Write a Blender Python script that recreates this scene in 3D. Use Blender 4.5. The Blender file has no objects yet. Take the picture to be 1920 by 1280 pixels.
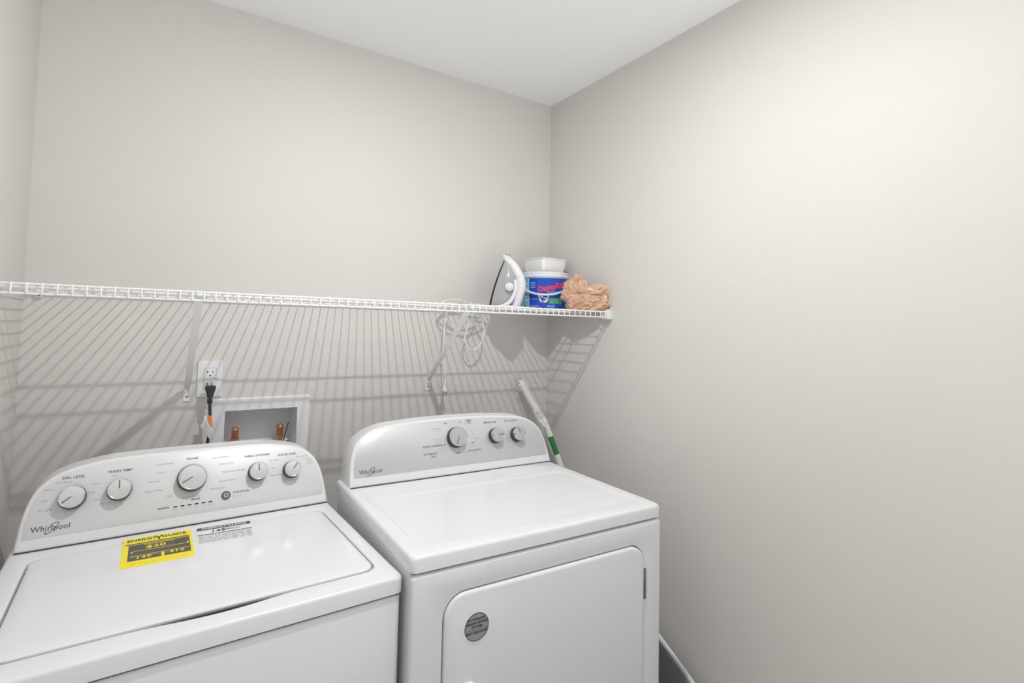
import bpy, bmesh, math, random
from mathutils import Vector, Matrix, noise
random.seed(7)
SC = bpy.context.scene
COL = SC.collection
R = math.radians

# ------------------------------------------------------------------ camera
def cam_basis(yaw, p, r):
    fw = Vector((-math.sin(yaw)*math.cos(p), math.cos(yaw)*math.cos(p), math.sin(p)))
    rt = Vector((math.cos(yaw), math.sin(yaw), 0)); up = rt.cross(fw)
    r2 = rt*math.cos(r) + up*math.sin(r); u2 = up*math.cos(r) - rt*math.sin(r)
    return r2, u2, fw
cd = bpy.data.cameras.new('camera'); cam = bpy.data.objects.new('camera', cd); COL.objects.link(cam)
r2, u2, fw = cam_basis(-.5657, .0463, .0219)
m = Matrix((r2, u2, -fw)).transposed().to_4x4(); m.translation = Vector((-1.4532, -1.8895, 1.4346))
cam.matrix_world = m
cd.sensor_width = 36; cd.lens = 980.84/1920*36
cd.shift_x = (960-938.55)/1920; cd.shift_y = (570.7265-640)/1920
cd.clip_start = .02
SC.camera = cam

# ------------------------------------------------------------------ light
SC.view_settings.view_transform = 'Standard'; SC.view_settings.look = 'None'
SC.view_settings.gamma = 1; SC.view_settings.use_curve_mapping = False
SC.view_settings.exposure = 0.0
W_ = bpy.data.worlds.new('world'); SC.world = W_; W_.use_nodes = True
bg = W_.node_tree.nodes['Background']; bg.inputs[0].default_value = (1, .992, .98, 1); bg.inputs[1].default_value = 1.15
# added fill through the open front, brighter below the horizon to lift the ceiling
_n = W_.node_tree; _tc = _n.nodes.new('ShaderNodeTexCoord'); _sx = _n.nodes.new('ShaderNodeSeparateXYZ'); _mr = _n.nodes.new('ShaderNodeMapRange')
_mr.inputs['From Min'].default_value = -.70; _mr.inputs['From Max'].default_value = .0; _mr.inputs['To Min'].default_value = 3.2; _mr.inputs['To Max'].default_value = .3
_n.links.new(_tc.outputs['Generated'], _sx.inputs[0]); _n.links.new(_sx.outputs['Z'], _mr.inputs['Value']); _n.links.new(_mr.outputs[0], bg.inputs[1])
LX, LY, LZ = -.87, -1.085, 2.442
KEY = 13.8
ld = bpy.data.lights.new('ceiling_lamp', 'AREA'); ld.shape = 'DISK'; ld.size = .035; ld.energy = KEY; ld.color = (1, .985, .965)
lo = bpy.data.objects.new('ceiling_lamp', ld); COL.objects.link(lo); lo.location = (LX, LY, LZ)

# ------------------------------------------------------------------ materials
def mat(name, c, rough=.5, metal=0, trans=0, coat=0, alpha=1, bump=0, bscale=200, sss=0, var=0, vscale=8, spec=.5, emit=0):
    m = bpy.data.materials.new(name); m.use_nodes = True
    nt = m.node_tree; b = nt.nodes['Principled BSDF']
    b.inputs['Base Color'].default_value = (*c, 1); b.inputs['Roughness'].default_value = rough
    b.inputs['Metallic'].default_value = metal; b.inputs['Transmission Weight'].default_value = trans
    b.inputs['Coat Weight'].default_value = coat; b.inputs['Alpha'].default_value = alpha
    b.inputs['Specular IOR Level'].default_value = spec
    if emit:
        b.inputs['Emission Color'].default_value = (*c, 1); b.inputs['Emission Strength'].default_value = emit
    tc = nt.nodes.new('ShaderNodeTexCoord')
    if bump:
        n = nt.nodes.new('ShaderNodeTexNoise'); n.inputs['Scale'].default_value = bscale; n.inputs['Detail'].default_value = 3
        bp = nt.nodes.new('ShaderNodeBump'); bp.inputs['Strength'].default_value = bump; bp.inputs['Distance'].default_value = .001
        nt.links.new(tc.outputs['Object'], n.inputs['Vector']); nt.links.new(n.outputs['Fac'], bp.inputs['Height'])
        nt.links.new(bp.outputs[0], b.inputs['Normal'])
    if var:
        n = nt.nodes.new('ShaderNodeTexNoise'); n.inputs['Scale'].default_value = vscale; n.inputs['Detail'].default_value = 2
        mx = nt.nodes.new('ShaderNodeMixRGB'); mx.inputs[1].default_value = (*c, 1)
        mx.inputs[2].default_value = (*[x*(1-var) for x in c], 1)
        nt.links.new(tc.outputs['Object'], n.inputs['Vector']); nt.links.new(n.outputs['Fac'], mx.inputs[0])
        nt.links.new(mx.outputs[0], b.inputs['Base Color'])
    return m
M = {}
M['wall'] = mat('wall_paint', (.70, .685, .661), .55, bump=.35, bscale=260, var=.03, vscale=3)
M['ceil'] = mat('ceiling_paint', (.93, .94, .955), .8, bump=.2, bscale=200)
M['floor'] = mat('floor_tile', (.74, .71, .67), .4, var=.15)
M['enamel'] = mat('white_enamel', (.79, .80, .825), .3, coat=.2)
M['plastic'] = mat('white_plastic', (.82, .83, .85), .35)
M['panel'] = mat('silver_white_panel', (.73, .74, .76), .4, metal=.12)
M['clearwhite'] = mat('bright_white_plastic', (.92, .92, .92), .35)
M['drypanel'] = mat('dryer_panel_silver', (.65, .66, .685), .36, metal=.3)
M['dryknob'] = mat('dryer_knob_silver', (.56, .56, .58), .3, metal=.5)
M['wire'] = mat('white_vinyl_wire', (.86, .86, .86), .35)
M['knob'] = mat('satin_silver', (.74, .74, .75), .34, metal=.35)
M['chrome'] = mat('chrome', (.75, .75, .76), .12, metal=1)
M['dark'] = mat('dark_grey', (.05, .05, .055), .5)
M['gap'] = mat('black_gap', (.015, .015, .018), .7)
M['ink'] = mat('grey_ink', (.12, .12, .13), .6)
M['paleink'] = mat('pale_grey_ink', (.42, .42, .43), .6)
M['yellow'] = mat('yellow_label', (.95, .80, .03), .5)
M['char'] = mat('charcoal_ink', (.10, .10, .085), .6)
M['labwhite'] = mat('white_label', (.82, .82, .83), .4)
M['black'] = mat('black_rubber', (.035, .035, .037), .5)
M['orange'] = mat('orange_print', (.85, .28, .06), .5)
M['liner'] = mat('grey_plastic_liner', (.80, .80, .82), .5)
M['copper'] = mat('copper', (.55, .19, .14), .35, metal=.7)
M['brass'] = mat('brass', (.55, .40, .14), .35, metal=.8)
M['blue'] = mat('blue_handle', (.03, .08, .40), .4)
M['bucketblue'] = mat('blue_label', (.015, .085, .55), .4, var=.15, vscale=30)
M['bucketcyan'] = mat('cyan_label', (.20, .52, .75), .4)
M['bucketred'] = mat('red_lettering', (.80, .06, .12), .4)
M['bucketgreen'] = mat('green_band', (.04, .36, .12), .4)
M['tub'] = mat('white_tub', (.78, .79, .83), .4)
M['irongrey'] = mat('grey_clear_tank', (.46, .47, .48), .2, trans=.1)
M['ironwhite'] = mat('iron_white', (.80, .80, .84), .3)
M['steel'] = mat('steel', (.35, .35, .36), .25, metal=1)
M['cord'] = mat('white_cord', (.80, .80, .77), .45)
M['bag'] = mat('peach_plastic_film', (.97, .70, .53), .24, trans=.08, var=.15, vscale=35)
M['wand'] = mat('wand_white', (.80, .80, .78), .35, bump=.2, bscale=120)
M['green'] = mat('wand_green', (.02, .22, .06), .35)
M['board'] = mat('grey_blue_cloth', (.19, .21, .23), .8, bump=.3, bscale=400)
M['badge'] = mat('silver_badge', (.33, .33, .36), .3, metal=.6)
M['brace'] = mat('brace_white', (.86, .87, .88), .4)

# ------------------------------------------------------------------ mesh helpers
class G:
    def __init__(s): s.v = []; s.f = []; s.m = []
    def add(s, vs, fs, mi=0):
        o = len(s.v); s.v += [tuple(v) for v in vs]; s.f += [tuple(i+o for i in f) for f in fs]; s.m += [mi]*len(fs); return s
    def loft(s, rings, cap0=True, cap1=True, mi=0, closed=True):
        n = len(rings[0]); vs = [p for r in rings for p in r]; fs = []
        for k in range(len(rings)-1):
            for i in range(n if closed else n-1):
                j = (i+1) % n; fs.append((k*n+i, k*n+j, (k+1)*n+j, (k+1)*n+i))
        if cap0: fs.append(tuple(reversed(range(n))))
        if cap1: fs.append(tuple((len(rings)-1)*n+i for i in range(n)))
        return s.add(vs, fs, mi)
    def box(s, a, b, mi=0, r=0):
        x0, y0, z0 = a; x1, y1, z1 = b
        if r:
            rings = []
            for k in range(5):
                t = k/4*math.pi/2; i = r*(1-math.sin(t)); rings.append([(x, y, z0+r*(1-math.cos(t))) for x, y in rrect(x0+i, x1-i, y0+i, y1-i, max(r-i, .0002)+r*.3, 4)])
            top = [[(x, y, z1-(z-z0)) for x, y, z in g] for g in reversed(rings)]
            return s.loft(rings+top, mi=mi)
        vs = [(x, y, z) for z in (z0, z1) for x, y in ((x0, y0), (x1, y0), (x1, y1), (x0, y1))]
        return s.add(vs, [(3, 2, 1, 0), (4, 5, 6, 7), (0, 1, 5, 4), (1, 2, 6, 5), (2, 3, 7, 6), (3, 0, 4, 7)], mi)
    def tube(s, path, r, seg=8, mi=0, closed=False, flat=1.0):
        P = [Vector(p) for p in path]; n = len(P)
        T = []
        for i in range(n):
            a = P[i-1] if (i > 0 or closed) else P[i]; b = P[(i+1) % n] if (i < n-1 or closed) else P[i]
            t = (b-a); T.append(t.normalized() if t.length > 1e-9 else Vector((0, 0, 1)))
        up = Vector((0, 0, 1)) if abs(T[0].z) < .9 else Vector((1, 0, 0))
        N = (up - T[0]*up.dot(T[0])).normalized(); rings = []
        for i in range(n):
            N = (N - T[i]*N.dot(T[i])).normalized(); B = T[i].cross(N)
            rr = r[i] if isinstance(r, (list, tuple)) else r
            rings.append([P[i] + N*rr*math.cos(2*math.pi*k/seg) + B*rr*flat*math.sin(2*math.pi*k/seg) for k in range(seg)])
        if closed: rings.append(rings[0]); return s.loft(rings, False, False, mi)
        return s.loft(rings, mi=mi)
    def lathe(s, prof, M4=None, seg=32, mi=0, cap0=True, cap1=True):
        M4 = M4 or Matrix.Identity(4)
        rings = [[M4 @ Vector((r*math.cos(2*math.pi*k/seg), r*math.sin(2*math.pi*k/seg), z)) for k in range(seg)] for r, z in prof]
        return s.loft(rings, cap0, cap1, mi)
    def xf(s, M4):
        s.v = [tuple(M4 @ Vector(v)) for v in s.v]; return s
    def build(s, name, mats, parent=None, loc=None, smooth=35):
        me = bpy.data.meshes.new(name); off = Vector(loc) if loc else Vector((0, 0, 0))
        me.from_pydata([tuple(Vector(v)-off) for v in s.v], [], s.f)
        if not isinstance(mats, (list, tuple)): mats = [mats]
        for mm in mats: me.materials.append(mm)
        me.polygons.foreach_set('material_index', s.m)
        bm = bmesh.new(); bm.from_mesh(me); bmesh.ops.recalc_face_normals(bm, faces=bm.faces); bm.to_mesh(me); bm.free()
        me.update()
        if smooth: me.shade_smooth(); me.set_sharp_from_angle(angle=R(smooth))
        o = bpy.data.objects.new(name, me); COL.objects.link(o)
        if parent: o.parent = parent
        o.location = off
        return o
def rrect(x0, x1, y0, y1, r, nc=8, ns=1):
    if not isinstance(r, (list, tuple)): r = [r]*4
    out = []
    C4 = [(x0, y0, 180, r[0], 1, 1), (x1, y0, 270, r[1], -1, 1), (x1, y1, 0, r[2], -1, -1), (x0, y1, 90, r[3], 1, -1)]
    cor = []
    for cx, cy, a0, rr, sx, sy in C4:
        cor.append([(cx+sx*rr+rr*math.cos(R(a0+90*k/nc)), cy+sy*rr+rr*math.sin(R(a0+90*k/nc))) for k in range(nc+1)])
    for i in range(4):
        out += cor[i]; a = cor[i][-1]; b = cor[(i+1) % 4][0]
        out += [(a[0]+(b[0]-a[0])*k/ns, a[1]+(b[1]-a[1])*k/ns) for k in range(1, ns)]
    return out
def inset(pts, d):
    n = len(pts); out = []
    for i in range(n):
        a = Vector(pts[i-1]); b = Vector(pts[i]); c = Vector(pts[(i+1) % n])
        e1 = (b-a); e2 = (c-b)
        if e1.length < 1e-9: e1 = e2
        if e2.length < 1e-9: e2 = e1
        n1 = Vector((-e1.y, e1.x)).normalized(); n2 = Vector((-e2.y, e2.x)).normalized(); nn = (n1+n2)
        nn = nn.normalized() if nn.length > 1e-6 else n1
        k = d/max(.35, nn.dot(n1)); out.append((b.x+nn.x*k, b.y+nn.y*k))
    return out
def smooth_path(pts, n=8, closed=False):
    P = [Vector(p) for p in pts]; out = []; L = len(P)
    for i in range(L if closed else L-1):
        if closed: p0, p1, p2, p3 = P[i-1], P[i], P[(i+1) % L], P[(i+2) % L]
        else: p0, p1, p2, p3 = P[max(i-1, 0)], P[i], P[i+1], P[min(i+2, L-1)]
        for k in range(n):
            t = k/n; out.append(.5*((2*p1)+(p2-p0)*t+(2*p0-5*p1+4*p2-p3)*t*t+(3*p1-3*p2+p3-p0)*t**3))
    if not closed: out.append(P[-1])
    return out
def interp(tab, x):
    if x <= tab[0][0]: return tab[0][1]
    for (a, b), (c, d) in zip(tab, tab[1:]):
        if x <= c: return b+(d-b)*(x-a)/(c-a)
    return tab[-1][1]
def empty(name, loc, label, cat, rz=0, group=None):
    o = bpy.data.objects.new(name, None); COL.objects.link(o); o.location = loc; o.rotation_euler = (0, 0, rz)
    o.empty_display_size = .05; return tag(o, label, cat, group)
def tag(o, label, cat, group=None):
    o['label'] = label; o['category'] = cat
    if group: o['group'] = group
    return o
def struct(o): o['kind'] = 'structure'; return o
def text(g, body, M4, size, mi=0, align='CENTER', bold=0, xs=1.0):
    """flat lettering appended to g; M4 maps the text plane into place"""
    c = bpy.data.curves.new('txt', 'FONT'); c.body = body; c.size = size; c.align_x = align; c.align_y = 'CENTER'
    c.offset = bold; c.resolution_u = 3; c.space_character = 1.05
    o = bpy.data.objects.new('txt', c); COL.objects.link(o)
    me = bpy.data.meshes.new_from_object(o)
    S = Matrix.Diagonal((xs, 1, 1, 1))
    g.add([M4 @ (S @ v.co) for v in me.vertices], [tuple(p.vertices) for p in me.polygons], mi)
    bpy.data.objects.remove(o); bpy.data.curves.remove(c); bpy.data.meshes.remove(me)

H = 2.4657; XL = -1.786; YF = -2.5
# ------------------------------------------------------------------ setting
def wallbox(name, a, b, m): return struct(G().box(a, b).build(name, m, smooth=0))
wallbox('floor', (XL-.1, YF, -.1), (.1, .1, 0), M['floor'])
wallbox('ceiling', (XL-.1, YF, H), (.1, .1, H+.1), M['ceil'])
wallbox('wall_right', (0, YF, 0), (.1, .1, H), M['wall'])
wallbox('wall_left', (XL-.1, YF, 0), (XL, .1, H), M['wall'])
# back wall with the hole for the outlet box
BX0, BX1, BZ0, BZ1 = -1.292, -1.064, 1.012, 1.156
g = G()
xs = [XL, BX0, BX1, 0]; zs = [0, BZ0, BZ1, H]
for i in range(3):
    for k in range(3):
        if i == 1 and k == 1: continue
        for y in (0, .12):
            g.add([(xs[i], y, zs[k]), (xs[i+1], y, zs[k]), (xs[i+1], y, zs[k+1]), (xs[i], y, zs[k+1])], [(0, 1, 2, 3)])
g.add([(BX0, 0, BZ0), (BX1, 0, BZ0), (BX1, 0, BZ1), (BX0, 0, BZ1), (BX0, .12, BZ0), (BX1, .12, BZ0), (BX1, .12, BZ1), (BX0, .12, BZ1)],
      [(0, 1, 5, 4), (1, 2, 6, 5), (2, 3, 7, 6), (3, 0, 4, 7)])
struct(g.build('wall_back', M['wall'], smooth=0))

# ceiling disc light
t = empty('ceiling_light', (LX, LY, H), 'round flush white disc light on the ceiling above the machines', 'light')
G().lathe([(.03, 0), (.085, 0), (.09, -.004), (.088, -.012), (.06, -.017), (.047, -.017), (.045, -.012)], seg=40).build('trim_ring', M['plastic'], t)
G().lathe([(.001, -.0095), (.044, -.0095), (.044, -.0115), (.001, -.0115)], seg=32).build('diffuser', mat('lit_diffuser', (1, .98, .95), .5, emit=4), t)
lo.parent = t; lo.location = (0, 0, LZ-H)

# ------------------------------------------------------------------ machines
TILT = R(20)
class Machine:
    def __init__(s, name, label, cat, xr, yf, yaw, W, depth, cy, cz):
        s.W, s.d, s.cy, s.cz = W, depth, cy, cz
        s.pm, s.km = (M['drypanel'], M['dryknob']) if 'dryer' in name else (M['panel'], M['knob'])
        c, sn = math.cos(yaw), math.sin(yaw)
        x, y = W/2-W, depth/2
        s.e = empty(name, (xr+x*c-y*sn, yf+x*sn+y*c, 0), label, cat, yaw)
    def L(s, g, name, mats, parent=None, **k):   # part given in corner-based local coordinates
        g.xf(Matrix.Translation((-s.W/2, -s.d/2, 0)))
        return g.build(name, mats, parent or s.e, **k)
    def face(s, x, b, off=0):                     # tilted console face
        return Vector((x, s.cy+b*math.sin(TILT)-off*math.cos(TILT), s.cz+b*math.cos(TILT)+off*math.sin(TILT)))
    def fm(s, x, b, off=0, rot=0):
        ax = Vector((1, 0, 0)); up = Vector((0, math.sin(TILT), math.cos(TILT))); n = ax.cross(up)
        mm = Matrix((ax, up, n)).transposed().to_4x4(); mm.translation = s.face(x, b, off)
        return mm @ Matrix.Rotation(rot, 4, 'Z')
def console(mc, prof, x0, x1, bh, yback):
    half = (x1-x0)/2
    xsamp = []
    N = 60
    for i in range(N+1):
        t = math.pi*i/N; xsamp.append(x0+half*(1-math.cos(t)))
    # outline CCW in (x, b): bottom left -> bottom right -> over the top
    tab = [(0, 0)]+prof
    # sample by arc with both position tables so the steep ends are smooth
    side = smooth_path([(d, b, 0) for d, b in prof], 5)
    right = [(x1-p.x, p.y) for p in side]; left = [(x0+p.x, p.y) for p in reversed(side)]
    out = [(x0+.02, 0), (x1-.02, 0)]+right+left
    ol = out
    g = G()
    def back(pts, y): return [(x, y, mc.cz+b*math.cos(TILT)) for x, b in pts]
    rr = .007; rings = [back(inset(ol, .004), yback), back(ol, yback-.006)]
    for k in range(5):
        a = k/4*math.pi/2; rings.append([tuple(mc.face(x, b, -rr*(1-math.sin(a)))) for x, b in inset(ol, rr*(1-math.cos(a)))])
    # ridge at the foot of the face
    g.loft(rings)
    mc.L(g, 'console', M['plastic'])
    pi = []
    for x, b in inset(ol, .0085):
        q = (min(max(x, x0+.014), x1-.014), max(b, .027))
        if not pi or math.dist(q, pi[-1]) > .0012: pi.append(q)
    if math.dist(pi[0], pi[-1]) < .0012: pi.pop()
    g = G(); g.loft([[tuple(mc.face(x, b, -.001)) for x, b in pi], [tuple(mc.face(x, b, .0006)) for x, b in pi], [tuple(mc.face(x, b, .0011)) for x, b in inset(pi, .001)]])
    p = mc.L(g, 'control_panel', mc.pm)
    # dark seam under the console
    g = G().box((x0+.003, mc.cy-.0007, mc.cz-.002), (x1-.003, mc.cy+.01, mc.cz+.0022)); mc.L(g, 'console_seam', M['dark'])
    return p
def knob(mc, x, b, r, ang, h=.028):
    # x, b is where the cap sits, on the plane h above the face
    mm = mc.fm(x, b)
    g = G(); g.lathe([(r*1.06, .0012), (r*1.07, .003), (r*1.05, .012), (r*1.0, h-.010), (r*.93, h-.008)], mm, 40)
    k = mc.L(g, 'knob', M['dark'])
    g = G(); g.lathe([(r*.92, h-.009), (r*.985, h-.008), (r*1.0, h-.0055), (r*.985, h-.003), (r*.93, h-.0005), (r*.88, h-.001)], mm, 40)
    mc.L(g, 'chrome_ring', M['chrome'], parent=None).parent = k
    g = G(); g.lathe([(r*.90, h-.004), (r*.90, h-.001), (r*.87, h), (r*.5, h+.0008), (r*.02, h+.001)], mm, 40)
    mc.L(g, 'knob_cap', mc.km).parent = k
    g = G(); g.box((r*.02, -.0011, h+.0008), (r*.82, .0011, h+.0016)); g.xf(mm @ Matrix.Rotation(ang, 4, 'Z'))
    mc.L(g, 'pointer_mark', M['ink']).parent = k
def whirl(mc, x0, x1, b, name='logo'):
    w = x1-x0; g = G(); s = w/4.15
    text(g, 'Whirlpool', mc.fm(x0+w*.5, b, .0016), s, bold=.0001)
    xs_ = [v[0] for v in g.v]; cur = max(xs_)-min(xs_); k = w/cur; cx = (max(xs_)+min(xs_))/2
    g.v = [((v[0]-cx)*k+x0+w*.5, v[1], v[2]) for v in g.v]
    def P(u, v): return tuple(mc.face(x0+w*u, b+w*v, .0017))
    loop = smooth_path([Vector((.40, -.115, 0)), Vector((.36, -.155, 0)), Vector((.42, -.165, 0)), Vector((.55, -.08, 0)), Vector((.66, .03, 0)), Vector((.70, .13, 0)), Vector((.66, .165, 0)), Vector((.56, .13, 0)), Vector((.47, .05, 0))], 5)
    g.tube([P(p.x, p.y) for p in loop], .0007, 5)
    return mc.L(g, name, M['ink'], smooth=0)

# ---- dryer
D = Machine('clothes_dryer', 'white clothes dryer with rounded silver console, right of the washing machine', 'dryer', -.2719, -.8873, -.0247, .7366, .64, .5137, .9584)
W = D.W; zt = D.cz; lip = .0355
def plan(x0, x1, y0, y1, r, z): return [(x, y, z) for x, y in rrect(x0, x1, y0, y1, r, 8)]
g = G(); zb = zt-lip-.004
rg = [plan(.004, W-.004, .012, .631, .012, .0), plan(.004, W-.004, .012, .631, .012, zb-.006)]
for k in range(1, 5):
    a = k/4*math.pi/2; i = .006*(1-math.cos(a)); rg.append(plan(.004+i, W-.004-i, .012+i, .631, .012-i, zb-.006+.006*math.sin(a)))
g.loft(rg); D.L(g, 'cabinet', M['enamel'])
D.L(G().box((.009, .012, zb-.002), (W-.009, .62, zt-lip+.003)), 'top_seam', M['gap'])
# front panel with door recess
dx0, dx1, dz0, dz1 = .0745, .6695, .26, .8655
def xz(p, y): return [(x, y, z) for x, z in p]
out = lambda i: rrect(.002+i, W-.002-i, .02+i, zb-i, .010, 8)
door = lambda i, r=.052: rrect(dx0+i, dx1-i, dz0+i, dz1-i, r-i, 8)
g = G(); rg = [xz(out(0), .014), xz(out(0), .007)]
for k in range(1, 5):
    a = k/4*math.pi/2; i = .007*(1-math.cos(a)); rg.append(xz(out(i), .007-.007*math.sin(a)))
rg += [xz(door(-.004), 0), xz(door(-.001), .001), xz(door(0), .003), xz(door(.0005), .012)]
g.loft(rg, cap0=False); D.L(g, 'front_panel', M['enamel'])
g = G(); rg = [xz(door(.0025), .0118), xz(door(.0025), .001)]
for k in range(1, 6):
    a = k/5*math.pi/2; i = .008*(1-math.cos(a)); rg.append(xz(door(.0025+i), .001-.007*math.sin(a)))
g.loft(rg); dr = D.L(g, 'door', M['enamel'])
g = G(); g.loft([xz(door(.0002), .0112), xz(door(.0024), .0112)], False, False); D.L(g, 'door_gap_shade', M['gap']).parent = dr  # black ring painting the shade inside the groove around the door
yd = -.006
def fd(x, z, y): # door-front plane matrix
    mm = Matrix(((1, 0, 0, x), (0, 0, -1, y), (0, 1, 0, z), (0, 0, 0, 1))); return mm
g = G(); g.lathe([(.0295, 0), (.0295, .0006), (.029, .0008), (.0001, .0008)], fd(.1535, .784, yd), 40)
g.lathe([(.0297, .0002), (.0297, .0011), (.0282, .0011), (.0282, .0006)], fd(.1535, .784, yd), 40, mi=1, cap0=False, cap1=False)
for s_, zz, sz in (('AUTOMATIC', .0165, .0075), ('SENSOR DRYING', .0085, .0070), ('SYSTEM', .0005, .0075), ('EASY USE DOOR', -.0115, .0068)):
    text(g, s_, fd(.1535, .784+zz, yd-.0012), sz, 1, bold=.0003)
g.add([fd(.1535, .784, yd-.001) @ Vector(p) for p in ((-.026, -.0055, 0), (.026, -.0055, 0), (.026, -.0049, 0), (-.026, -.0049, 0))], [(0, 1, 2, 3)], 1)
o = D.L(g, 'round_sticker', [M['badge'], M['dark']], smooth=0); o.parent = dr; o['label'] = 'round silver sticker with dark lettering'
# handle: projecting scooped lip
g = G(); rg = []
for k, (yy, i) in enumerate(((yd+.001, 0), (yd-.010, .001), (yd-.020, .004), (yd-.026, .007), (yd-.028, .011))):
    rg.append([(x, yy, z) for x, z in rrect(.118+i, .152-i*.3, .50+i, .6735-i, .014, 6)])
g.loft(rg); D.L(g, 'handle', M['plastic']).parent = dr
g = G(); g.box((.6705, -.0035, .716), (.6735, .004, .797), 0, .0008); g.box((.6748, -.0025, .716), (.6772, .004, .797), 0, .0006)
D.L(g, 'hinge', M['steel'])
# dryer top
g = G()
rg = [plan(.003, W-.003, .003, .636, .014, zt-lip), plan(0, W, 0, .638, .016, zt-lip+.002), plan(0, W, 0, .638, .016, zt-.009)]
for k in range(1, 6):
    a = k/5*math.pi/2; i = .009*(1-math.cos(a)); rg.append(plan(i, W-i, i, .638-i, .018, zt-.009+.009*math.sin(a)))
rg += [plan(.032, W-.032, .045, .405, .03, zt), plan(.036, W-.036, .049, .401, .03, zt-.0008), plan(.040, W-.040, .053, .397, .03, zt-.0040), plan(.045, W-.045, .058, .392, .03, zt-.0050)]
g.loft(rg); D.L(g, 'top_panel', M['enamel'])
g = G(); q = rrect(.474, .708, .411, .5125, .006, 5)
g.loft([[(x, y, zt-.001) for x, y in q], [(x, y, zt+.0009) for x, y in q], [(x, y, zt+.0014) for x, y in inset(q, .001)]])
g.box((.60, .425, zt+.0012), (.69, .431, zt+.003), 0, .0007)
D.L(g, 'lint_screen_cover', M['enamel'])
prof = [(0, 0), (.004, .045), (.0095, .082), (.0185, .111), (.032, .134), (.056, .154), (.09, .169), (.13, .1765), (.175, .1805), (.25, .185), (.3633, .187)]
console(D, prof, .010, W-.0, .187, .632)
knob(D, .369, .1175, .0315, R(245)); knob(D, .519, .1105, .0240, R(0)); knob(D, .608, .1075, .0245, R(100))
whirl(D, .040, .110, .042)
g = G()
def tx(mc, g, s, x, b, size, mi=0, al='CENTER', bold=0):
    h = G(); text(h, s, mc.fm(x, b, .0014), size, 0, al, bold); mc.L(h, 'printed_word', M['paleink'] if mi else M['ink'], smooth=0)
for s_, x, b, z, mi, al in (('Heavy Duty', .322, .152, .0068, 1, 'RIGHT'), ('Normal', .318, .144, .0064, 1, 'RIGHT'), ('Very Dry', .316, .118, .0068, 1, 'RIGHT'), ('Normal', .316, .106, .0068, 1, 'RIGHT'),
        ('ENERGY PREFERRED', .322, .0965, .0078, 0, 'RIGHT'), ('Less Dry', .326, .0865, .0064, 1, 'RIGHT'), ('Damp Dry', .334, .0785, .0064, 1, 'RIGHT'), ('AUTOMATIC', .300, .073, .0085, 0, 'RIGHT'), ('DRY', .291, .064, .0085, 0, 'RIGHT'),
        ('OFF', .337, .166, .0075, 0, 'CENTER'), ('70', .352, .173, .006, 1, 'CENTER'), ('60', .372, .173, .006, 1, 'CENTER'), ('50', .392, .167, .0065, 0, 'CENTER'), ('40', .408, .161, .006, 1, 'CENTER'), ('TIMED', .424, .170, .0082, 0, 'CENTER'), ('DRY', .426, .162, .0078, 0, 'CENTER'),
        ('30', .422, .150, .006, 1, 'CENTER'), ('20', .430, .138, .006, 1, 'CENTER'), ('10', .434, .126, .006, 1, 'CENTER'), ('OFF', .430, .095, .0075, 0, 'CENTER'), ('Wrinkle', .448, .109, .0062, 1, 'CENTER'), ('OFF', .372, .067, .0078, 0, 'CENTER'), ('20', .395, .066, .006, 1, 'CENTER'), ('40', .409, .070, .006, 1, 'CENTER'), ('COOL DOWN', .432, .070, .0078, 0, 'CENTER'), ('Cycle', .434, .061, .0064, 1, 'CENTER'), ('10', .421, .079, .006, 1, 'CENTER'),
        ('TEMPERATURE', .505, .158, .0078, 0, 'CENTER'), ('High', .553, .114, .006, 1, 'LEFT'), ('Low', .503, .147, .0055, 1, 'CENTER'), ('CYCLE SIGNAL', .592, .158, .0078, 0, 'CENTER'), ('Off', .600, .148, .0058, 1, 'CENTER')):
    tx(D, g, s_, x, b, z, mi, al, .00012 if mi == 0 else 0)
g.lathe([(.0024, 0), (.0024, .0003), (.0001, .0003)], D.fm(.3265, .098, .0012), 12)
D.L(g, 'cycle_marker_dot', M['ink'])

# ---- washer
Wm = Machine('washing_machine', 'white top-loading washing machine with yellow label on its lid, left of dryer', 'washing machine', -1.0107, -.8374, .0363, .6985, .68, .5361, .9129)
W = Wm.W; zt = Wm.cz; lip = .036; zb = zt-lip-.003
YB = .68
g = G(); rg = [plan(.004, W-.004, .003, YB-.01, .012, 0), plan(.004, W-.004, .003, YB-.01, .012, zb-.005)]
for k in range(1, 5):
    a = k/4*math.pi/2; i = .005*(1-math.cos(a)); rg.append(plan(.004+i, W-.004-i, .003+i, YB-.01, .012-i, zb-.005+.005*math.sin(a)))
g.loft(rg); Wm.L(g, 'cabinet', M['enamel'])
Wm.L(G().box((.01, .007, zb-.002), (W-.01, YB-.02, zt-lip+.003)), 'top_seam', M['gap'])
def lidring(i, z, pocket=0.0, back=0.0):
    p = rrect(.044+i, .6615-i, .0585+i, .487-i-back, [.03-min(i, .02)*.5, .03-min(i, .02)*.5, .03, .03], 8, 48)
    o_ = []
    for x, y in p:
        if y < .09:
            u = (x-.362)/.155
            if abs(u) < 1: y -= pocket*(.5+.5*math.cos(math.pi*u))
        o_.append((x, y, z))
    return o_
def big(i, z, r=.016): return [(x, y, z) for x, y in rrect(i, W-i, i, YB-i, r, 8, 48)]
g = G(); rg = [big(.003, zt-lip), big(0, zt-lip+.002), big(0, zt-.008)]
for k in range(1, 6):
    a = k/5*math.pi/2; i = .008*(1-math.cos(a)); rg.append(big(i, zt-.008+.008*math.sin(a)))
rg += [lidring(-.008, zt, .012), lidring(-.004, zt-.0007, .012), lidring(-.0025, zt-.002, .012), lidring(-.001, zt-.012, .010), lidring(.03, zt-.014, 0)]
g.loft(rg); Wm.L(g, 'top_panel', M['enamel'])
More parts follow.
